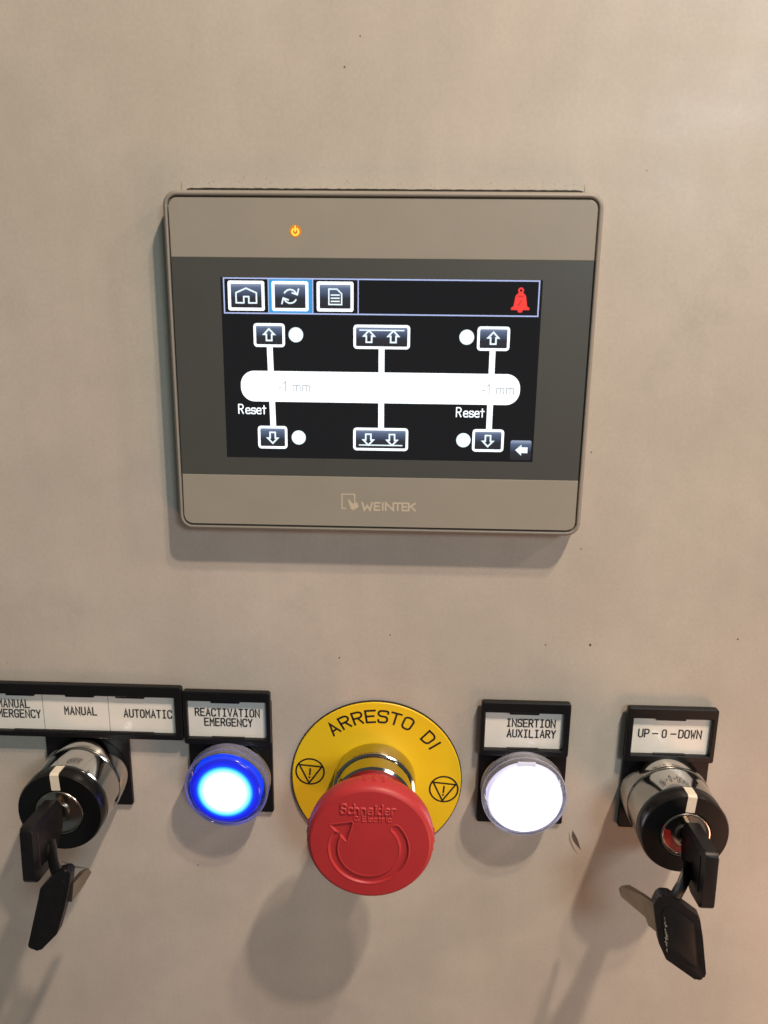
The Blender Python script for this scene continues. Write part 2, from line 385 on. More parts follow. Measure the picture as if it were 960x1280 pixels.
sliver('scratch', [(-60.0, 51.6), (-60.05, 53.0), (-59.9, 54.3)], [.3, .3, .1], 0.03, M_mark2)
sliver('scratch', [(59.5, 51.2), (59.4, 52.8), (59.3, 54.1)], [.3, .3, .1], 0.03, M_mark2)
for x, z, r in ((56.8, -91, .32), (71.8, -90.6, .45), (-13.2, -97.5, .32), (120.5, -87.3, .35), (-11.2, 85.1, .35), (-6.8, 93, .28), (66.3, -57, .25), (67.2, -25, .3), (-129.5, -102.6, .25), (-66, -182, .3), (77, 58, .2), (4.2, -88.7, .25)):
    link('dirt_speck', flat([(x + random.uniform(.6, 1.2) * r * math.cos(a * 1.047), z + random.uniform(.6, 1.4) * r * math.sin(a * 1.047)) for a in range(6)], 0.02), M_mark, panel)
# the ragged dark edge of the cut-out that shows above the operator terminal
pts = [(-58.5 + 117.5 * k / 90, 52.6 + (-.3 if k in (0, 90) else random.uniform(-.10, .06))) for k in range(91)]
link('cutout_edge', flat([(-58.5, 50.5), (59, 50.5)] + pts[::-1], 0.012), M_groove, panel)
# chipped flecks scattered along that edge, nobody could count them
bm = bmesh.new()
for k in range(60):
    x = random.uniform(-60, 60); z = 52.85 + abs(random.gauss(0, 1.1)); r = random.uniform(.05, .2)
    bm.faces.new([bm.verts.new((x + r * random.uniform(.6, 1.5) * math.cos(a * 1.257), -0.014, z + r * math.sin(a * 1.257))) for a in range(5)])
o = link('paint_chips', face_front(bm_mesh(bm, 'chips', False)), M_mark2, panel); tag(o, kind='stuff')

# ================================================================== operator terminal
T = thing('operator_terminal', (0, 0, 0), 'beige touch screen operator terminal with a lit black display, set in the panel', 'touch screen')
D = 7.75
# housing with a rounded rim
def ring_outline(hw, hh, r, n=10): return rrect(-hw, -hh, hw, hh, r, n)
prof = [(64.0, 51.0, 4.2, 0.0), (64.2, 51.2, 4.4, 1.0), (64.2, 51.2, 4.4, 4.6), (64.0, 51.0, 4.3, 6.0), (63.6, 50.6, 4.0, 7.0), (63.1, 50.1, 3.6, 7.55), (62.9, 49.9, 3.4, 7.6),
        (62.55, 49.55, 3.1, 7.45), (62.35, 49.35, 2.9, 6.9), (62.3, 49.3, 2.8, 6.3)]
bm = bmesh.new(); rings = []
for hw, hh, r, d in prof:
    rings.append([bm.verts.new((x, -d, z)) for x, z in ring_outline(hw, hh, r)])
for a, b in zip(rings, rings[1:]):
    n = len(a)
    for k in range(n): bm.faces.new((a[k], a[(k + 1) % n], b[(k + 1) % n], b[k]))
bm.faces.new(rings[0]); bm.faces.new(rings[-1])
link('housing', bm_mesh(bm, 'housing'), M_housing, T, smooth=40)
link('groove', frame_mesh(ring_outline(62.34, 49.34, 2.9), ring_outline(61.4, 48.4, 2.4), 6.2, 6.55), M_groove, T)
# overlay film: beige, dark grey, beige (rounded outside corners)
def band(z0, z1, top, bot):
    return round_poly([(-61.95, z0), (61.95, z0), (61.95, z1), (-61.95, z1)], [2.4 if bot else 0, 2.4 if bot else 0, 2.4 if top else 0, 2.4 if top else 0], 8)
up = link('bezel', prism(band(32.2, 48.75, True, False), 6.3, D - .05, .2), M_overlay, T); up['label'] = 'upper beige strip with the power lamp'
lo = link('bezel', prism(band(-48.75, -32.75, False, True), 6.3, D - .05, .2), M_overlay, T); lo['label'] = 'lower beige strip with the maker name'
SW, SH, SZ = 47.52, 26.95, -0.25
mid = link('bezel', frame_mesh([(-61.9, -32.74), (61.9, -32.74), (61.9, 32.19), (-61.9, 32.19)], [(-SW, SZ - SH), (SW, SZ - SH), (SW, SZ + SH), (-SW, SZ + SH)], 6.3, D - .06), M_band, T)
mid['label'] = 'dark grey strip around the display'
# power lamp
link('power_lamp', flat(circ(-25, 39.7, 1.75, 28), D - .01), M_ledo, T)
led = link('power_symbol', ribbons([circ(-25, 39.55, .95, 20, 125, 415), [(-25, 39.7), (-25, 41.0)]], .42, D + .03), M_led, T)
# maker's logo and name
logo = [([(-10.3, -43.0), (-11.5, -43.0), (-11.5, -38.4), (-7.5, -38.4), (-7.5, -41.0)], False)]
lg = link('logo', ribbons(logo, .42, D - .02), M_logo, lo)
link('logo_hand', flat([(-9.7, -40.0), (-9.2, -40.0), (-8.2, -41.4), (-6.7, -40.9), (-6.2, -42.4), (-8.0, -43.6), (-8.8, -43.0)], D - .01), M_logo, lo)
nm = []
for ch, x, wf in (('W', -5.1, 5.6), ('E', -1.2, 2.9), ('!', .65, 2.6), ('N', 2.3, 4.3), ('T', 5.15, 3.4), ('E', 7.55, 2.7), ('K', 9.55, 3.6)):
    nm += text_strokes(ch, x, -43.35, 1, 2.35, wf)
lettering('lettering', nm, .58, D - .02, lo, M_logo)

# ---- display
SC = link('display', prism([(-SW, SZ - SH), (SW, SZ - SH), (SW, SZ + SH), (-SW, SZ + SH)], 6.3, D - .12), M_lcd, T)
L1, L2, L3, L4 = D - .09, D - .06, D - .03, D + .0
def scr(name, me, m): return link(name, me, m, SC)
def outline(x0, z0, x1, z1, r, wd, d): return ribbons([(rrect(x0, z0, x1, z1, r, 4), True)], wd, d)
scr('menu_bar', ribbons([([(-46.6, 16.45), (46.6, 16.45), (46.6, 26.45), (-46.6, 26.45)], True)], .36, L1), M_pix2)
for x in (-33.3, -20.1, -6.6): scr('divider', ribbons([[(x, 16.45), (x, 26.45)]], .3, L2), M_pix2)
scr('highlight', flat([(-33.1, 16.65), (-20.3, 16.65), (-20.3, 26.25), (-33.1, 26.25)], L1 + .004), M_cyan)
for x0, x1 in ((-45.6, -34.3), (-32.5, -21.2), (-19.1, -7.8)):
    scr('touch_button', flat([(x0 + .5, 17.5), (x1 - .5, 17.5), (x1 - .5, 25.4), (x0 + .5, 25.4)], L2), M_btn)
    scr('button_frame', outline(x0 + .62, 17.6, x1 - .62, 25.3, .2, .85, L3), M_pix)
# house, circling arrows, page
scr('house_symbol', ribbons([([(-43.0, 19.4), (-43.0, 22.3), (-39.95, 23.6), (-36.9, 22.3), (-36.9, 19.4), (-39.2, 19.4), (-39.2, 21.2), (-40.7, 21.2), (-40.7, 19.4)], True)], .42, L4), M_pixsoft)
a1 = circ(-26.8, 21.4, 1.95, 14, 20, 150); a2 = circ(-26.8, 21.4, 1.95, 14, 200, 330)
scr('arrows_symbol', ribbons([(a1, False), (a2, False), ([(-26.2, 22.4), (-24.7, 21.9), (-24.3, 23.5)], False), ([(-27.4, 20.4), (-28.9, 20.9), (-29.3, 19.3)], False)], .42, L4), M_pixsoft)
scr('page_symbol', ribbons([([(-15.3, 19.2), (-15.3, 23.6), (-12.9, 23.6), (-11.5, 22.3), (-11.5, 19.2)], True)] + [([(-14.6, z), (-12.2, z)], False) for z in (20.1, 21.0, 21.9)], .38, L4), M_pixsoft)
bell = [(-2.7, -3.0), (-2.7, -2.4), (-2.0, -1.9), (-1.7, 0.0), (-1.5, 1.1), (-.7, 1.9), (.7, 1.9), (1.5, 1.1), (1.7, 0.0), (2.0, -1.9), (2.7, -2.4), (2.7, -3.0), (.85, -3.0), (.55, -3.7), (-.55, -3.7), (-.85, -3.0)]
scr('bell_symbol', flat([(41.3 + x, 21.2 + z) for x, z in bell], L2), M_bell)
scr('bell_loop', ribbons([(circ(41.3, 23.75, .62, 16), True)], .5, L3), M_bell)
scr('bell_slash', ribbons([[(40.4, 22.2), (41.9, 22.0)], [(41.6, 20.9), (40.6, 19.4)]], .22, L4), M_belld)
# beams and the long bar
for x0, x1, z0, z1 in ((-33.3, -32.75, 7.2, -17.8), (.5, .6, 7.2, -17.8), (33.75, 33.7, 7.2, -17.8)):
    scr('connector', ribbons([[(x0, z0), (x1, z1)]], 1.75, L1), M_pix)
scr('bar', flat(rrect(-42.4, -9.75, 42.5, -.5, 4.2, 10), L3), M_pix)
def key(x0, z0, x1, z1, arrows, up, line=None):
    scr('touch_button', flat([(x0, z0), (x1, z0), (x1, z1), (x0, z1)], L2), M_btn)
    scr('button_frame', outline(x0 + .2, z0 + .2, x1 - .2, z1 - .2, .7, .75, L3), M_pix)
    zc = (z0 + z1) / 2
    for ax in arrows:
        s = 1 if up else -1
        p = [(0, 1.85), (-1.55, .25), (-.8, .25), (-.8, -1.55), (.8, -1.55), (.8, .25), (1.55, .25)]
        scr('arrow_symbol', ribbons([([(ax + px, zc + s * pz) for px, pz in p], True)], .46, L4), M_pixsoft)
    if line is not None: scr('stop_line', ribbons([[(x0 + 1.7, line), (x1 - 1.7, line)]], .36, L4), M_pixsoft)
key(-37.9, 6.8, -28.8, 13.4, (-33.4,), True)
key(-7.8, 6.6, 8.8, 13.3, (-3.3, 4.0), True, 11.9)
key(29.2, 6.5, 38.5, 13.2, (33.8,), True)
key(-37.4, -24.1, -28.6, -17.4, (-33.0,), False)
key(-7.8, -24.2, 8.8, -17.5, (-3.3, 4.0), False, -22.7)
key(28.9, -24.0, 38.2, -17.4, (33.5,), False)
for x, z in ((-25.3, 10.3), (25.9, 10.2), (-24.9, -20.7), (26.0, -20.7)):
    scr('indicator_dot', flat(circ(x, z, 2.2, 30), L2), M_pixsoft)
scr('touch_button', flat(rrect(40.5, -26.6, 46.9, -20.5, .6, 4), L2), M_btn)
scr('back_arrow', flat([(42.0, -23.5), (43.9, -21.8), (43.9, -22.6), (45.8, -22.6), (45.8, -24.4), (43.9, -24.4), (43.9, -25.2)], L3), M_pixsoft)
for x in (-43.3, 23.6):
    st = []; xx = x
    for ch, adv in zip('Reset', (2.2, 1.75, 1.65, 1.75, 1)): st += text_strokes(ch, xx, -13.5, 1, 2.75, 2.45, LC); xx += adv
    scr('display_text', ribbons(st, .34, L4), M_pix)
for x in (-31.0, 30.9):
    st = []; xx = x
    for ch, adv in zip('-1 mm', (1.5, 1.9, 1.2, 2.95, 1)): st += text_strokes(ch, xx, -6.5, 1, 2.9, 2.7, LC); xx += adv
    scr('display_text', ribbons(st, .32, L4 + .01), M_dig)

# ================================================================== label holders
def holder(cx, z_top, label, win, lines, group, long_left=None, plate=None, ink=.46, cell=1.92, h=2.95, seams=(), tabs=None):
    """upper frame with a white insert, lower plate under the control"""
    x0 = (cx - 15.2) if long_left is None else long_left; x1 = cx + 15.2 if long_left is None else -67.6
    t = thing('label_holder', (cx, 0, z_top), label, 'label holder', group)
    px0, px1, pz0 = plate
    link('plate', prism(rrect(px0, pz0, px1, z_top - 4, .8, 4), 0.05, 1.45, .25), M_black, t)
    zb = z_top - 20.2
    fo = rrect(x0, zb, x1, z_top, .9, 4); wi = rrect(win[0], win[1], win[2], win[3], .05, 4)
    link('frame', frame_mesh(fo, wi, 1.46, 3.7, .35), M_black, t)
    link('insert', prism([(win[0] - .3, win[1] - .3), (win[2] + .3, win[1] - .3), (win[2] + .3, win[3] + .3), (win[0] - .3, win[3] + .3)], 1.5, 2.0), M_paper, t)
    for a in seams: link('seam', flat([(a - .12, win[1]), (a + .12, win[1]), (a + .12, win[3]), (a - .12, win[3])], 2.02), M_scribble, t)
    for a in (tabs or [(cx - .5)]):
        link('tab', prism(round_poly([(a - 5, win[3] - .75), (a + 5, win[3] - .75), (a + 5.2, win[3] + .4), (a - 5.2, win[3] + .4)], .2, 3), 2.05, 3.3, .15), M_black, t)
    link('lip', prism([(win[0] + 8, win[1] - .5), (win[2] - 8, win[1] - .5), (win[2] - 8, win[1] + .25), (win[0] + 8, win[1] + .25)], 2.05, 3.1), M_black, t)
    st = []
    for s in lines: st += s
    lettering('lettering', st, ink, 2.06, t)
    return t
g = 'black label holders above the controls'
hl = holder(-103.2, -108.6, 'long black label holder reading MANUAL EMERGENCY, MANUAL and AUTOMATIC', (-136.2, -126.8, -70.3, -112.6),
       [text_strokes('MANUAL', -133.2, -118.4, 1.95, 2.85, 2.3), text_strokes('EMERGENCY', -135.4, -122.2, 1.95, 2.85, 2.3),
        text_strokes('MANUAL', -109.6, -120.6, 1.98, 2.85, 2.3), text_strokes('AUTOMATIC', -88.6, -121.0, 1.93, 2.85, 2.3)],
       g, long_left=-139.4, plate=(-118.0, -88.1, -156.6), ink=.46, seams=(-117.3, -94.0), tabs=[-124.5, -103.5, -85.8])
# the long frame ends at x=-67.6
for ch in hl.children:
    pass
holder(-52.1, -109.8, 'black label holder reading REACTIVATION EMERGENCY above the blue lamp', (-65.9, -127.7, -38.4, -113.5),
       [centered('REACTIVATION', -52.2, -118.3, 1.92, 2.75, 2.3), centered('EMERGENCY', -51.9, -122.0, 1.92, 2.75, 2.3)],
       g, plate=(-66.5, -36.9, -157.8))
holder(51.1, -110.9, 'black label holder reading INSERTION AUXILIARY above the white lamp', (37.4, -128.8, 64.2, -114.8),
       [centered('INSERTION', 53.2, -119.2, 1.90, 2.75, 2.3), centered('AUXILIARY', 53.5, -123.2, 1.90, 2.75, 2.3)],
       g, plate=(36.1, 66.5, -159.0))
updn = text_strokes('UP', 90.2, -123.2, 2.05, 2.9, 2.5) + text_strokes('-', 95.0, -123.2, 2, 2.85, 3.0) + text_strokes('0', 98.1, -123.2, 2, 2.85, 2.9) + \
    text_strokes('-', 101.2, -123.2, 2, 2.85, 3.0) + text_strokes('DOWN', 103.9, -123.2, 2.05, 2.9, 2.5)
holder(100.8, -111.6, 'black label holder reading UP - 0 - DOWN above the right key switch', (87.7, -129.3, 114.4, -115.5), [updn], g, plate=(86.3, 115.6, -159.4))

# ================================================================== pilot lamps
def push_lamp(cx, cz, label, blue):
    t = thing('push_lamp', (cx, 0, cz), label, 'lit push button', 'round lit push buttons')
    link('base_ring', lathe([(14.3, 1.5), (14.4, 1.8), (14.4, 3.4), (14.2, 3.7), (13.3, 3.8), (13.2, 3.5), (13.2, 2.0)], cx, cz, 96), M_chrome, t, smooth=35)
    cl = link('clear_collar', lathe([(13.5, 3.9), (14.3, 3.9), (14.35, 7.9), (14.6, 8.1), (14.6, 9.5), (14.35, 9.9), (13.9, 9.9), (13.6, 9.5)], cx, cz, 96, close=True), M_clear if not blue else M_clearb, t, smooth=35)
    R = 12.5 if blue else 12.85
    pr = [(R, 6.0), (R, 9.9), (R - .25, 10.45), (R - .9, 10.75)] + [((R - .9) * math.cos(a), 10.75 + .75 * math.sin(a)) for a in (.25, .5, .75, 1.0, 1.25, 1.45)]
    link('lens', lathe(pr, cx, cz, 96), M_lens_b if blue else M_lens_w, t, smooth=50)
    if not blue:
        link('notch', prism(rrect(cx - 3.0, cz + 12.4, cx + 3.0, cz + 13.9, .2, 2), 9.5, 10.3, .1), M_frost, t)
    return t
M_lens_b = ramp_glow('blue_lens', 'r', [(0.0, (.34, .40, 1.0)), (0.55, (.30, .36, 1.0)), (0.66, (.09, .30, .90)), (0.74, (0.004, .13, .62)), (0.785, (0.0, .012, .30)), (0.86, (0.0, .001, .17)), (0.955, (0.0, 0.0, .10)), (1.0, (0.0, 0.01, .20))], 4.2, (0.02, 0.03, 0.3), hi=12.5 * S, rough=.15)
M_lens_w = ramp_glow('white_lens', 'r', [(0.0, (.92, .95, 1.0)), (0.88, (.90, .93, 1.0)), (0.93, (.5, .5, .6)), (0.965, (.13, .13, .20)), (1.0, (.13, .13, .18))], 4.0, (0.6, 0.6, 0.65), hi=12.85 * S, rough=.15)
M_clearb = clear_mat('clear_blue_tinged_plastic', (.80, .80, .92))
M_frost = glow('frosted_white_plastic', (.6, .6, .85), .45, (0.6, 0.6, 0.65), .3)
push_lamp(-51.8, -143.4, 'round push button glowing blue with a white hot centre, left of the red mushroom button', True)
push_lamp(51.2, -143.4, 'round push button glowing plain white, right of the red mushroom button', False)

# ================================================================== emergency stop
ex, ez = -0.5, -143.4
disc = thing('emergency_disc', (0, 0, ez), 'round yellow disc lettered ARRESTO DI behind the red mushroom button', 'warning disc')
link('disc', lathe([(29.8, .05), (30.0, .3), (30.0, 1.0), (29.8, 1.2), (10, 1.2)], 0, ez, 144), M_yellow, disc, smooth=30)
link('disc_edge', lathe([(30.05, .05), (30.35, .05), (30.35, .8), (30.05, .8)], 0, ez, 144, close=True), M_groove, disc)
# lettering set on an arc; radius of the letter feet 22.0
def arc_map(R, a_c, sc=1.0):
    def f(x, z):
        a = math.radians(a_c) - x / R
        return (0 + (R + z) * math.cos(a), ez + (R + z) * math.sin(a))
    return f
st = []
for ch, ang in zip('ARRESTO', (127.8, 116.8, 105.8, 95.2, 85.1, 75.0, 64.3)):
    hw = 1.45
    g_ = text_strokes(ch, -hw, 0, 1, 4.4, 5.2)
    f = arc_map(22.6, ang); st += [([f(x, z) for x, z in p], c) for p, c in g_]
for ch, ang in (('D', 43.3), ('i', 34.6)):
    g_ = text_strokes(ch, -1.45, 0, 1, 4.4, 5.2)
    f = arc_map(22.6, ang); st += [([f(x, z) for x, z in p], c) for p, c in g_]
lettering('lettering', st, .72, 1.23, disc)
for sx, sz_ in ((-23.6, -140.9), (24.0, -146.4)):
    a = math.radians(-5)
    R2 = lambda x, z: (sx + x * math.cos(a) - z * math.sin(a), sz_ + x * math.sin(a) + z * math.cos(a))
    tri = [R2(-4.0, 2.3), R2(4.0, 2.3), R2(0, -4.6)]
    ss = [([R2(5.0 * math.cos(k * .2618 / 1.5), 5.0 * math.sin(k * .2618 / 1.5)) for k in range(36)], True), (tri, True), ([R2(0, 1.1), R2(0, -1.3)], False), ([R2(0, -2.2), R2(0, -2.4)], False)]
    lettering('stop_symbol', ss, .62, 1.23, disc)

es = thing('emergency_stop_button', (ex, 0, ez), 'red mushroom emergency stop button with a turn arrow moulded in its face', 'emergency button')
link('collar', lathe([(13.8, 1.25), (14.4, 1.5), (14.45, 7.0), (14.2, 7.7), (13.7, 8.0), (13.45, 8.1), (13.4, 14.5), (12.6, 15.0), (11.0, 15.0)], ex, ez, 128), M_chrome, es, smooth=28)
link('stem', lathe([(11.4, 14.0), (11.4, 25.5), (12.5, 27.0)], ex, ez, 64, cap=False), M_red, es, smooth=60)
# head: lathe body up to the face rim
hd = [(11.6, 25.0), (16.0, 26.2), (18.6, 27.6), (19.6, 29.0), (20.0, 31.0), (20.0, 33.2), (19.8, 34.5), (19.3, 35.45), (18.8, 35.85), (18.4, 36.0)]
head = link('button_head', lathe(hd, ex, ez, 180, cap=False), M_red, es, smooth=60)
# face as a fine relief: turn arrow sunk in, maker's name raised
def seg_dist(px, pz, ax, az, bx, bz):
    dx, dz = bx - ax, bz - az; L = dx * dx + dz * dz + 1e-12
    t = np.clip(((px - ax) * dx + (pz - az) * dz) / L, 0, 1)
    return np.hypot(px - ax - t * dx, pz - az - t * dz)
nr, na = 190, 760
rr = np.linspace(0.05, 18.4, nr); aa = np.linspace(0, 2 * np.pi, na, endpoint=False)
RR, AA = np.meshgrid(rr, aa, indexing='ij'); PX = RR * np.cos(AA); PZ = RR * np.sin(AA)
def smooth(x): x = np.clip(x, 0, 1); return x * x * (3 - 2 * x)
acx, acz = -0.4, -1.6
rho = np.hypot(PX - acx, PZ - acz); th = np.degrees(np.arctan2(PZ - acz, PX - acx))
arc = np.abs(rho - 11.1) - 1.05
inside = (th < 42) | (th > 150)
e1 = np.hypot(PX - (acx + 11.1 * math.cos(math.radians(42))), PZ - (acz + 11.1 * math.sin(math.radians(42)))) - 1.05
arc = np.where(inside, arc, np.maximum(e1, 0.0))
tri = [(-5.7, 7.6), (-12.1, 6.4), (-7.4, 1.4)]
def tri_sdf(P):
    d = None; sgn = None
    m = np.full(PX.shape, 1e9); ins = np.ones(PX.shape, bool)
    for (a, b) in zip(P, P[1:] + P[:1]):
        m = np.minimum(m, seg_dist(PX, PZ, *a, *b)); cr = (b[0] - a[0]) * (PZ - a[1]) - (b[1] - a[1]) * (PX - a[0]); ins &= cr >= 0
    return np.where(ins, -m, m)
sd = np.minimum(arc, tri_sdf(tri))
depth = -0.5 * smooth((0.28 - sd) / 0.45)
rim = 0.12 * np.exp(-((sd - 0.45) / 0.18) ** 2)
txt = np.full(PX.shape, 1e9)
nms = []
xx = -9.0
for ch, adv in zip('Schneider', (2.15, 1.95, 2.05, 2.05, 1.95, 1.15, 2.2, 1.95, 1.7)):
    nms += text_strokes(ch, xx, 10.9, 1, 3.0, 2.9 if ch != 'S' else 2.7, LC); xx += adv
nm1 = list(nms); n2 = []
xx = -2.4
for ch, adv in zip('Electric', (1.45, .75, 1.35, 1.3, 1.1, 1.15, .75, 1.3)):
    n2 += text_strokes(ch, xx, 8.35, 1, 1.75, 1.8, LC); xx += adv
n2 += [(circ(-4.2, 9.2, .75, 12, 40, 330), False), ([(-4.6, 8.7), (-3.2, 10.2)], False)]
rot = math.radians(-1.5)
def dist_strokes(items, base):
    for pts, cl in items:
        P = pts + [pts[0]] if cl else pts
        for a, b in zip(P, P[1:]):
            base = np.minimum(base, seg_dist(PX, PZ, *a, *b))
    return base
t1 = dist_strokes(nm1, np.full(PX.shape, 1e9)); t2 = dist_strokes(n2, np.full(PX.shape, 1e9))
raised = 0.36 * smooth((0.42 - t1) / 0.26) + 0.24 * smooth((0.24 - t2) / 0.18)
Y = -(36.0 + 0.55 * (1 - (RR / 18.4) ** 2) + (depth + raised + rim) * smooth((18.2 - RR) / 0.6))
verts = np.stack([PX + ex, Y, PZ + ez], -1).reshape(-1, 3)
idx = np.arange(nr * na).reshape(nr, na); nx = np.roll(idx, -1, axis=1)
quads = np.stack([idx[:-1], nx[:-1], nx[1:], idx[1:]], -1).reshape(-1, 4)
me = bpy.data.meshes.new('face'); me.from_pydata(verts.tolist(), [], quads.tolist()); me.update()
bmx = bmesh.new(); bmx.from_mesh(me); bmx.verts.ensure_lookup_table(); bmx.faces.new([bmx.verts[i] for i in range(na)]); bmesh.ops.recalc_face_normals(bmx, faces=bmx.faces)
bmx.to_mesh(me); bmx.free()
fo = link('button_face', me, M_red, es)
for p in fo.data.polygons: p.use_smooth = True
# grip ribs on the side of the head, three together at four places
ribm = None
for base in (90, 0, 180, 270):
    for k in (-1, 0, 1):
        a = math.radians(base + k * 8.5 - 3)
        if ribm is None:
            bm = bmesh.new(); bmesh.ops.create_cube(bm, size=1)
            bmesh.ops.scale(bm, vec=(1.1, 3.0, .7), verts=bm.verts); bmesh.ops.bevel(bm, geom=bm.edges, offset=.25, segments=2, affect='EDGES')
            ribm = bm_mesh(bm, 'rib'); ribm.transform(Matrix.Scale(S, 4)); ribm.materials.append(M_red)
        r_ = bpy.data.objects.new('grip_rib', ribm); col.objects.link(r_); r_.parent = es
        r_.location = Vector((19.95 * math.cos(a), -31.2, 19.95 * math.sin(a))) * S; r_.rotation_euler = (0, -a + math.pi / 2, 0)

# ================================================================== key switches
def key_switch(cx, cz, label, turn):
    t = thing('key_switch', (cx, 0, cz), label, 'key switch', 'chrome key switches')
    link('base_ring', lathe([(14.0, 1.5), (14.5, 1.7), (14.55, 8.4), (14.2, 9.2), (13.9, 9.4), (13.9, 9.7), (14.15, 9.9), (14.2, 10.4), (14.15, 19.6), (13.6, 20.0), (12, 20.0)], cx, cz, 128), M_chrome, t, smooth=28)
    link('turning_head', lathe([(13.6, 19.8), (14.05, 20.2), (14.15, 24.2), (13.7, 25.0), (8.3, 25.05), (7.9, 24.7), (7.9, 22)], cx, cz, 128, cap=False), M_black_gloss, t, smooth=35)
    lk = link('lock_core', lathe([(7.9, 22), (7.9, 25.1), (7.75, 25.35), (7.45, 25.4), (7.1, 25.15), (6.9, 24.6), (3.0, 24.3), (2.9, 24.9), (2.4, 25.0)], cx, cz, 96), M_steel, t, smooth=30)
    link('keyhole', prism(rrect(cx - .55, cz - 4.2, cx + .55, cz + 4.2, .3, 3), 24.9, 25.08), M_groove, lk)
    # white pointer wraps from the side over the face
    a = math.radians(turn)
    def rotp(x, d, z): return (cx + x * math.cos(a) - z * math.sin(a), -d, cz + x * math.sin(a) + z * math.cos(a))
    bm = bmesh.new()
    rows = [(14.20, 20.1), (14.30, 24.3), (13.75, 25.14), (8.35, 25.16)]
    lv = [bm.verts.new(rotp(-1.45, d, r)) for r, d in rows]; rv = [bm.verts.new(rotp(1.45, d, r)) for r, d in rows]
    for i in range(3): bm.faces.new((lv[i], rv[i], rv[i + 1], lv[i + 1]))
    ret = bmesh.ops.extrude_face_region(bm, geom=list(bm.faces)); vs = [v for v in ret['geom'] if isinstance(v, bmesh.types.BMVert)]
    for v in vs:
        r0 = Vector((v.co.x - cx, 0, v.co.z - cz)).normalized(); v.co -= r0 * .3; v.co.y += .3
    link('pointer', bm_mesh(bm, 'pointer'), M_white, t)
    return t
KL = (-103.3, -143.6); KR = (100.4, -144.6)
key_switch(*KL, 'chrome key switch below the long label holder, white pointer up', 2.5)
kr = key_switch(*KR, 'chrome key switch with a red reflection painted inside its lock, below the UP - 0 - DOWN label', -4)

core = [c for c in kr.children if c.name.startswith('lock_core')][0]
link('red_reflection', flat([(KR[0] + 6.7 * math.cos(math.radians(a)), KR[1] + 6.7 * math.sin(math.radians(a))) for a in range(165, 266, 5)] +
     [(KR[0] + (4.9 - .9 * math.sin(math.radians((a - 165) * 1.8)) ) * math.cos(math.radians(a)), KR[1] + (4.9 - .9 * math.sin(math.radians((a - 165) * 1.8))) * math.sin(math.radians(a))) for a in range(265, 164, -5)], 24.72), M_red_refl, core)  # flat crescent painting a red reflection onto the lock face
# ---- keys
def key_inserted(cx, cz, label, yaw, lean):
    """bow is a six-sided black plate standing out of the lock (local: a = outwards, z up)"""
    t = thing('key', (cx, -25, cz), label, 'key', 'keys in the locks')
    hexa = [(1.6, 3.4), (4.0, 6.6), (20.3, 8.6), (21.6, 7.6), (22.6, -8.4), (21.4, -10.2), (13.5, -11.4), (11.5, -10.9), (3.0, -6.6), (1.6, -4.0)]
    hexa = round_poly(hexa, 1.2, 4)
    bm = bmesh.new(); n = len(hexa)
    rings = []
    for x, s in ((-1.85, .0), (1.85, .0)):
        rings.append([bm.verts.new((x, -a, z)) for a, z in hexa])
    bm.faces.new(rings[0]); bm.faces.new(rings[1])
    for i in range(n): bm.faces.new((rings[0][i], rings[0][(i + 1) % n], rings[1][(i + 1) % n], rings[1][i]))
    es_ = [e for e in bm.edges if abs(e.verts[0].co.x - e.verts[1].co.x) < 1e-4]
    bmesh.ops.bevel(bm, geom=es_, offset=.5, segments=2, profile=.6, affect='EDGES')
    me = bm_mesh(bm, 'bow'); me.transform(Matrix.Scale(S, 4)); me.materials.append(M_key)
    for f in me.polygons: f.use_smooth = True
    me.set_sharp_from_angle(angle=math.radians(35))
    b = bpy.data.objects.new('bow', me); col.objects.link(b); b.parent = t
    # raised panel and eyelet on both cheeks
    for sgn in (-1, 1):
        pl = [(6.0, 4.4), (18.2, 5.6), (19.2, -7.2), (13.0, -8.6), (6.2, -5.6)]
        bm = bmesh.new(); pr = round_poly(pl, 1.0, 3)
        A = [bm.verts.new((sgn * 1.84, -a, z)) for a, z in pr]; B = [bm.verts.new((sgn * 2.12, -(a * .97 + .35), z * .93)) for a, z in pr]
        bm.faces.new(B)
        for i in range(len(pr)): bm.faces.new((A[i], A[(i + 1) % len(pr)], B[(i + 1) % len(pr)], B[i]))
        me = bm_mesh(bm, 'cheek'); me.transform(Matrix.Scale(S, 4)); me.materials.append(M_key)
        q = bpy.data.objects.new('cheek_panel', me); col.objects.link(q); q.parent = b
        bm = bmesh.new()
        bm.faces.new([bm.verts.new((sgn * 2.16, -(13.2 + 1.0 * math.cos(k * .5236)), -4.8 + 1.7 * math.sin(k * .5236))) for k in range(12)])
        me = bm_mesh(bm, 'eye', False); me.transform(Matrix.Scale(S, 4)); me.materials.append(M_groove)
        q = bpy.data.objects.new('eyelet', me); col.objects.link(q); q.parent = b
    bm = bmesh.new(); bmesh.ops.create_cube(bm, size=1); bmesh.ops.scale(bm, vec=(1.0, 6, 7.4), verts=bm.verts); bmesh.ops.translate(bm, vec=(0, -.2, 0), verts=bm.verts)
    me = bm_mesh(bm, 'blade'); me.transform(Matrix.Scale(S, 4)); me.materials.append(M_blade)
    q = bpy.data.objects.new('blade', me); col.objects.link(q); q.parent = t
    t.rotation_euler = (math.radians(lean), 0, math.radians(yaw))
    return t
key_inserted(KL[0] - .3, KL[1] + 1.0, 'black key standing in the left lock', 1.5, 0)
key_inserted(KR[0] + .3, KR[1] + 1.0, 'black key standing in the right lock', -2, 0)

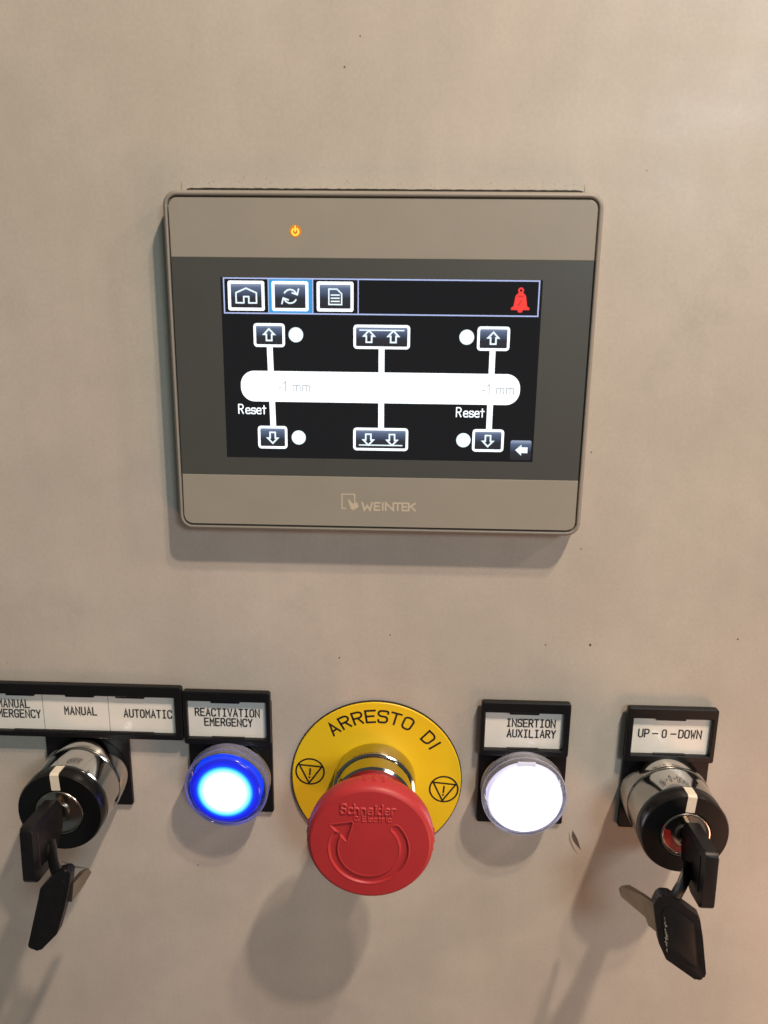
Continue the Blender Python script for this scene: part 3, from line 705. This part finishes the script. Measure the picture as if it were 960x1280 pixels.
def key_hanging(pts, blade, label, mark=None):
    """pts: outline of the bow as 3D points (mm), blade: outline of the metal blade as 3D points"""
    o = Vector(pts[0]); t = thing('key', o, label, 'key', 'spare keys hanging below the locks')
    P = [Vector(p) for p in pts]; c = sum(P, Vector()) / len(P)
    nrm = Vector((0, 0, 0))
    for i in range(len(P)): nrm += (P[i] - c).cross(P[(i + 1) % len(P)] - c)
    nrm.normalize()
    if nrm.y > 0: nrm = -nrm
    P = [p - nrm * (p - c).dot(nrm) for p in P]     # flatten to one plane
    eu = (P[1] - P[0]).normalized(); ev = nrm.cross(eu).normalized()
    P = [c + eu * a_ + ev * b_ for a_, b_ in round_poly([((p - c).dot(eu), (p - c).dot(ev)) for p in P], 1.3, 4)]
    def slab(Q, n_, th, bev, name, m, parent, smooth_=35):
        bm = bmesh.new(); A = [bm.verts.new(p) for p in Q]; B = [bm.verts.new(p - n_ * th) for p in Q]
        fa = bm.faces.new(A); bm.faces.new(B)
        for i in range(len(Q)): bm.faces.new((A[i], A[(i + 1) % len(Q)], B[(i + 1) % len(Q)], B[i]))
        if bev: bmesh.ops.bevel(bm, geom=list(fa.edges), offset=bev, segments=2, profile=.6, affect='EDGES')
        return link(name, bm_mesh(bm, name), m, parent, smooth=smooth_)
    bow = slab(P, nrm, 3.6, .7, 'bow', M_key, t)
    Q = [c + (p - c) * .70 + nrm * .18 for p in P]
    slab(Q, nrm, .4, .12, 'cheek_panel', M_key, bow)
    B = [Vector(p) for p in blade]; cb = sum(B, Vector()) / len(B); nb = sum(((B[k] - cb).cross(B[(k + 1) % len(B)] - cb) for k in range(len(B))), Vector()).normalized()
    if nb.y > 0: nb = -nb
    slab(B, nb, 1.5, .2, 'blade', M_blade, t)
    if mark:
        a, b = (Vector(q) - nrm * (Vector(q) - c).dot(nrm) for q in mark); bm = bmesh.new(); u = (b - a); L_ = u.length; u.normalize(); v = nrm.cross(u)
        zig = [(k / 34 * L_ + random.uniform(-.12, .12), (.5 if k % 2 else -.5) * random.random() * (1.2 if 6 < k < 28 else .5)) for k in range(35)]
        base = a - nrm * ((a - c).dot(nrm)) + nrm * .25
        prev = None
        for k, (s_, q_) in enumerate(zig):
            p = base + u * s_ + v * q_; w_ = v * .1
            cur = (bm.verts.new(p - u * .1), bm.verts.new(p + u * .1))
            if prev: bm.faces.new((prev[0], prev[1], cur[1], cur[0]))
            prev = cur
        link('worn_print', bm_mesh(bm, 'print', False), M_scribble, bow)
    return t
key_hanging([(-96.8, -44, -151.0), (-92.9, -44, -149.8), (-92.0, -44, -151.3), (-92.6, -44.3, -155.2), (-94.4, -45, -162.9), (-97.0, -46, -171.4), (-102.6, -47, -177.3), (-106.7, -47, -176.4), (-101.5, -44.5, -156.1)],
            [(-93.8, -42.0, -156.2), (-95.3, -31.0, -160.8), (-95.4, -28.0, -162.3), (-94.7, -27.5, -163.9), (-95.1, -33.0, -164.6), (-94.9, -42.0, -163.0)],
            'black spare key hanging below the left lock')
key_hanging([(85.5, -44.0, -155.4), (86.4, -44.0, -152.8), (87.5, -44.0, -151.6), (89.9, -44.0, -151.5), (98.8, -46.0, -157.5), (100.2, -46.0, -163.8), (101.9, -48.0, -175.7), (101.4, -48.0, -177.4), (99.4, -48.0, -178.4), (90.2, -46.0, -172.6), (87.8, -45.0, -167.6)],
            [(85.8, -43.0, -155.7), (84.8, -34.0, -160.0), (82.9, -25.5, -163.9), (81.7, -24.5, -164.8), (81.2, -24.0, -166.4), (82.1, -24.5, -169.1), (85.7, -38.0, -164.7), (86.2, -39.5, -166.6), (87.8, -43.0, -165.9)],
            'black spare key with worn grey print and bare steel blade, hanging below the right lock', mark=((88.8, -45, -158.5), (90.3, -45.6, -170.0)))
# plastic loops that tie the spare keys to the keys in the locks
def tie(pts, label, wd=4.4, th=1.5):
    P = [Vector(p) for p in pts]; t = None
    bm = bmesh.new(); rings = []
    for i, p in enumerate(P):
        tg = (P[min(i + 1, len(P) - 1)] - P[max(i - 1, 0)]).normalized()
        side = tg.cross(Vector((0, 1, 0))).normalized(); up = side.cross(tg).normalized()
        ring = []
        for k in range(10):
            a = 2 * math.pi * k / 10; ring.append(bm.verts.new(p + side * (math.cos(a) * wd / 2) + up * (math.sin(a) * th / 2)))
        rings.append(ring)
    for a, b in zip(rings, rings[1:]):
        for k in range(10): bm.faces.new((a[k], a[(k + 1) % 10], b[(k + 1) % 10], b[k]))
    bm.faces.new(rings[0]); bm.faces.new(rings[-1])
    o = link('key_tie', bm_mesh(bm, 'tie'), M_black, None, off=P[0], smooth=50)
    return tag(o, label, 'key tie', 'ties between the keys')
tie([(-101.6, -36, -146.5), (-100.2, -38, -148.3), (-98.6, -40.5, -150.4), (-97.2, -42.0, -152.4), (-96.6, -42.2, -154)], 'short black tie joining the two left keys')
tie([(98.2, -36, -146.5), (96.6, -38.2, -148.8), (94.6, -40.5, -150.8), (92.6, -42.2, -152.8), (91.0, -42.4, -154.8)], 'short black tie joining the two right keys')
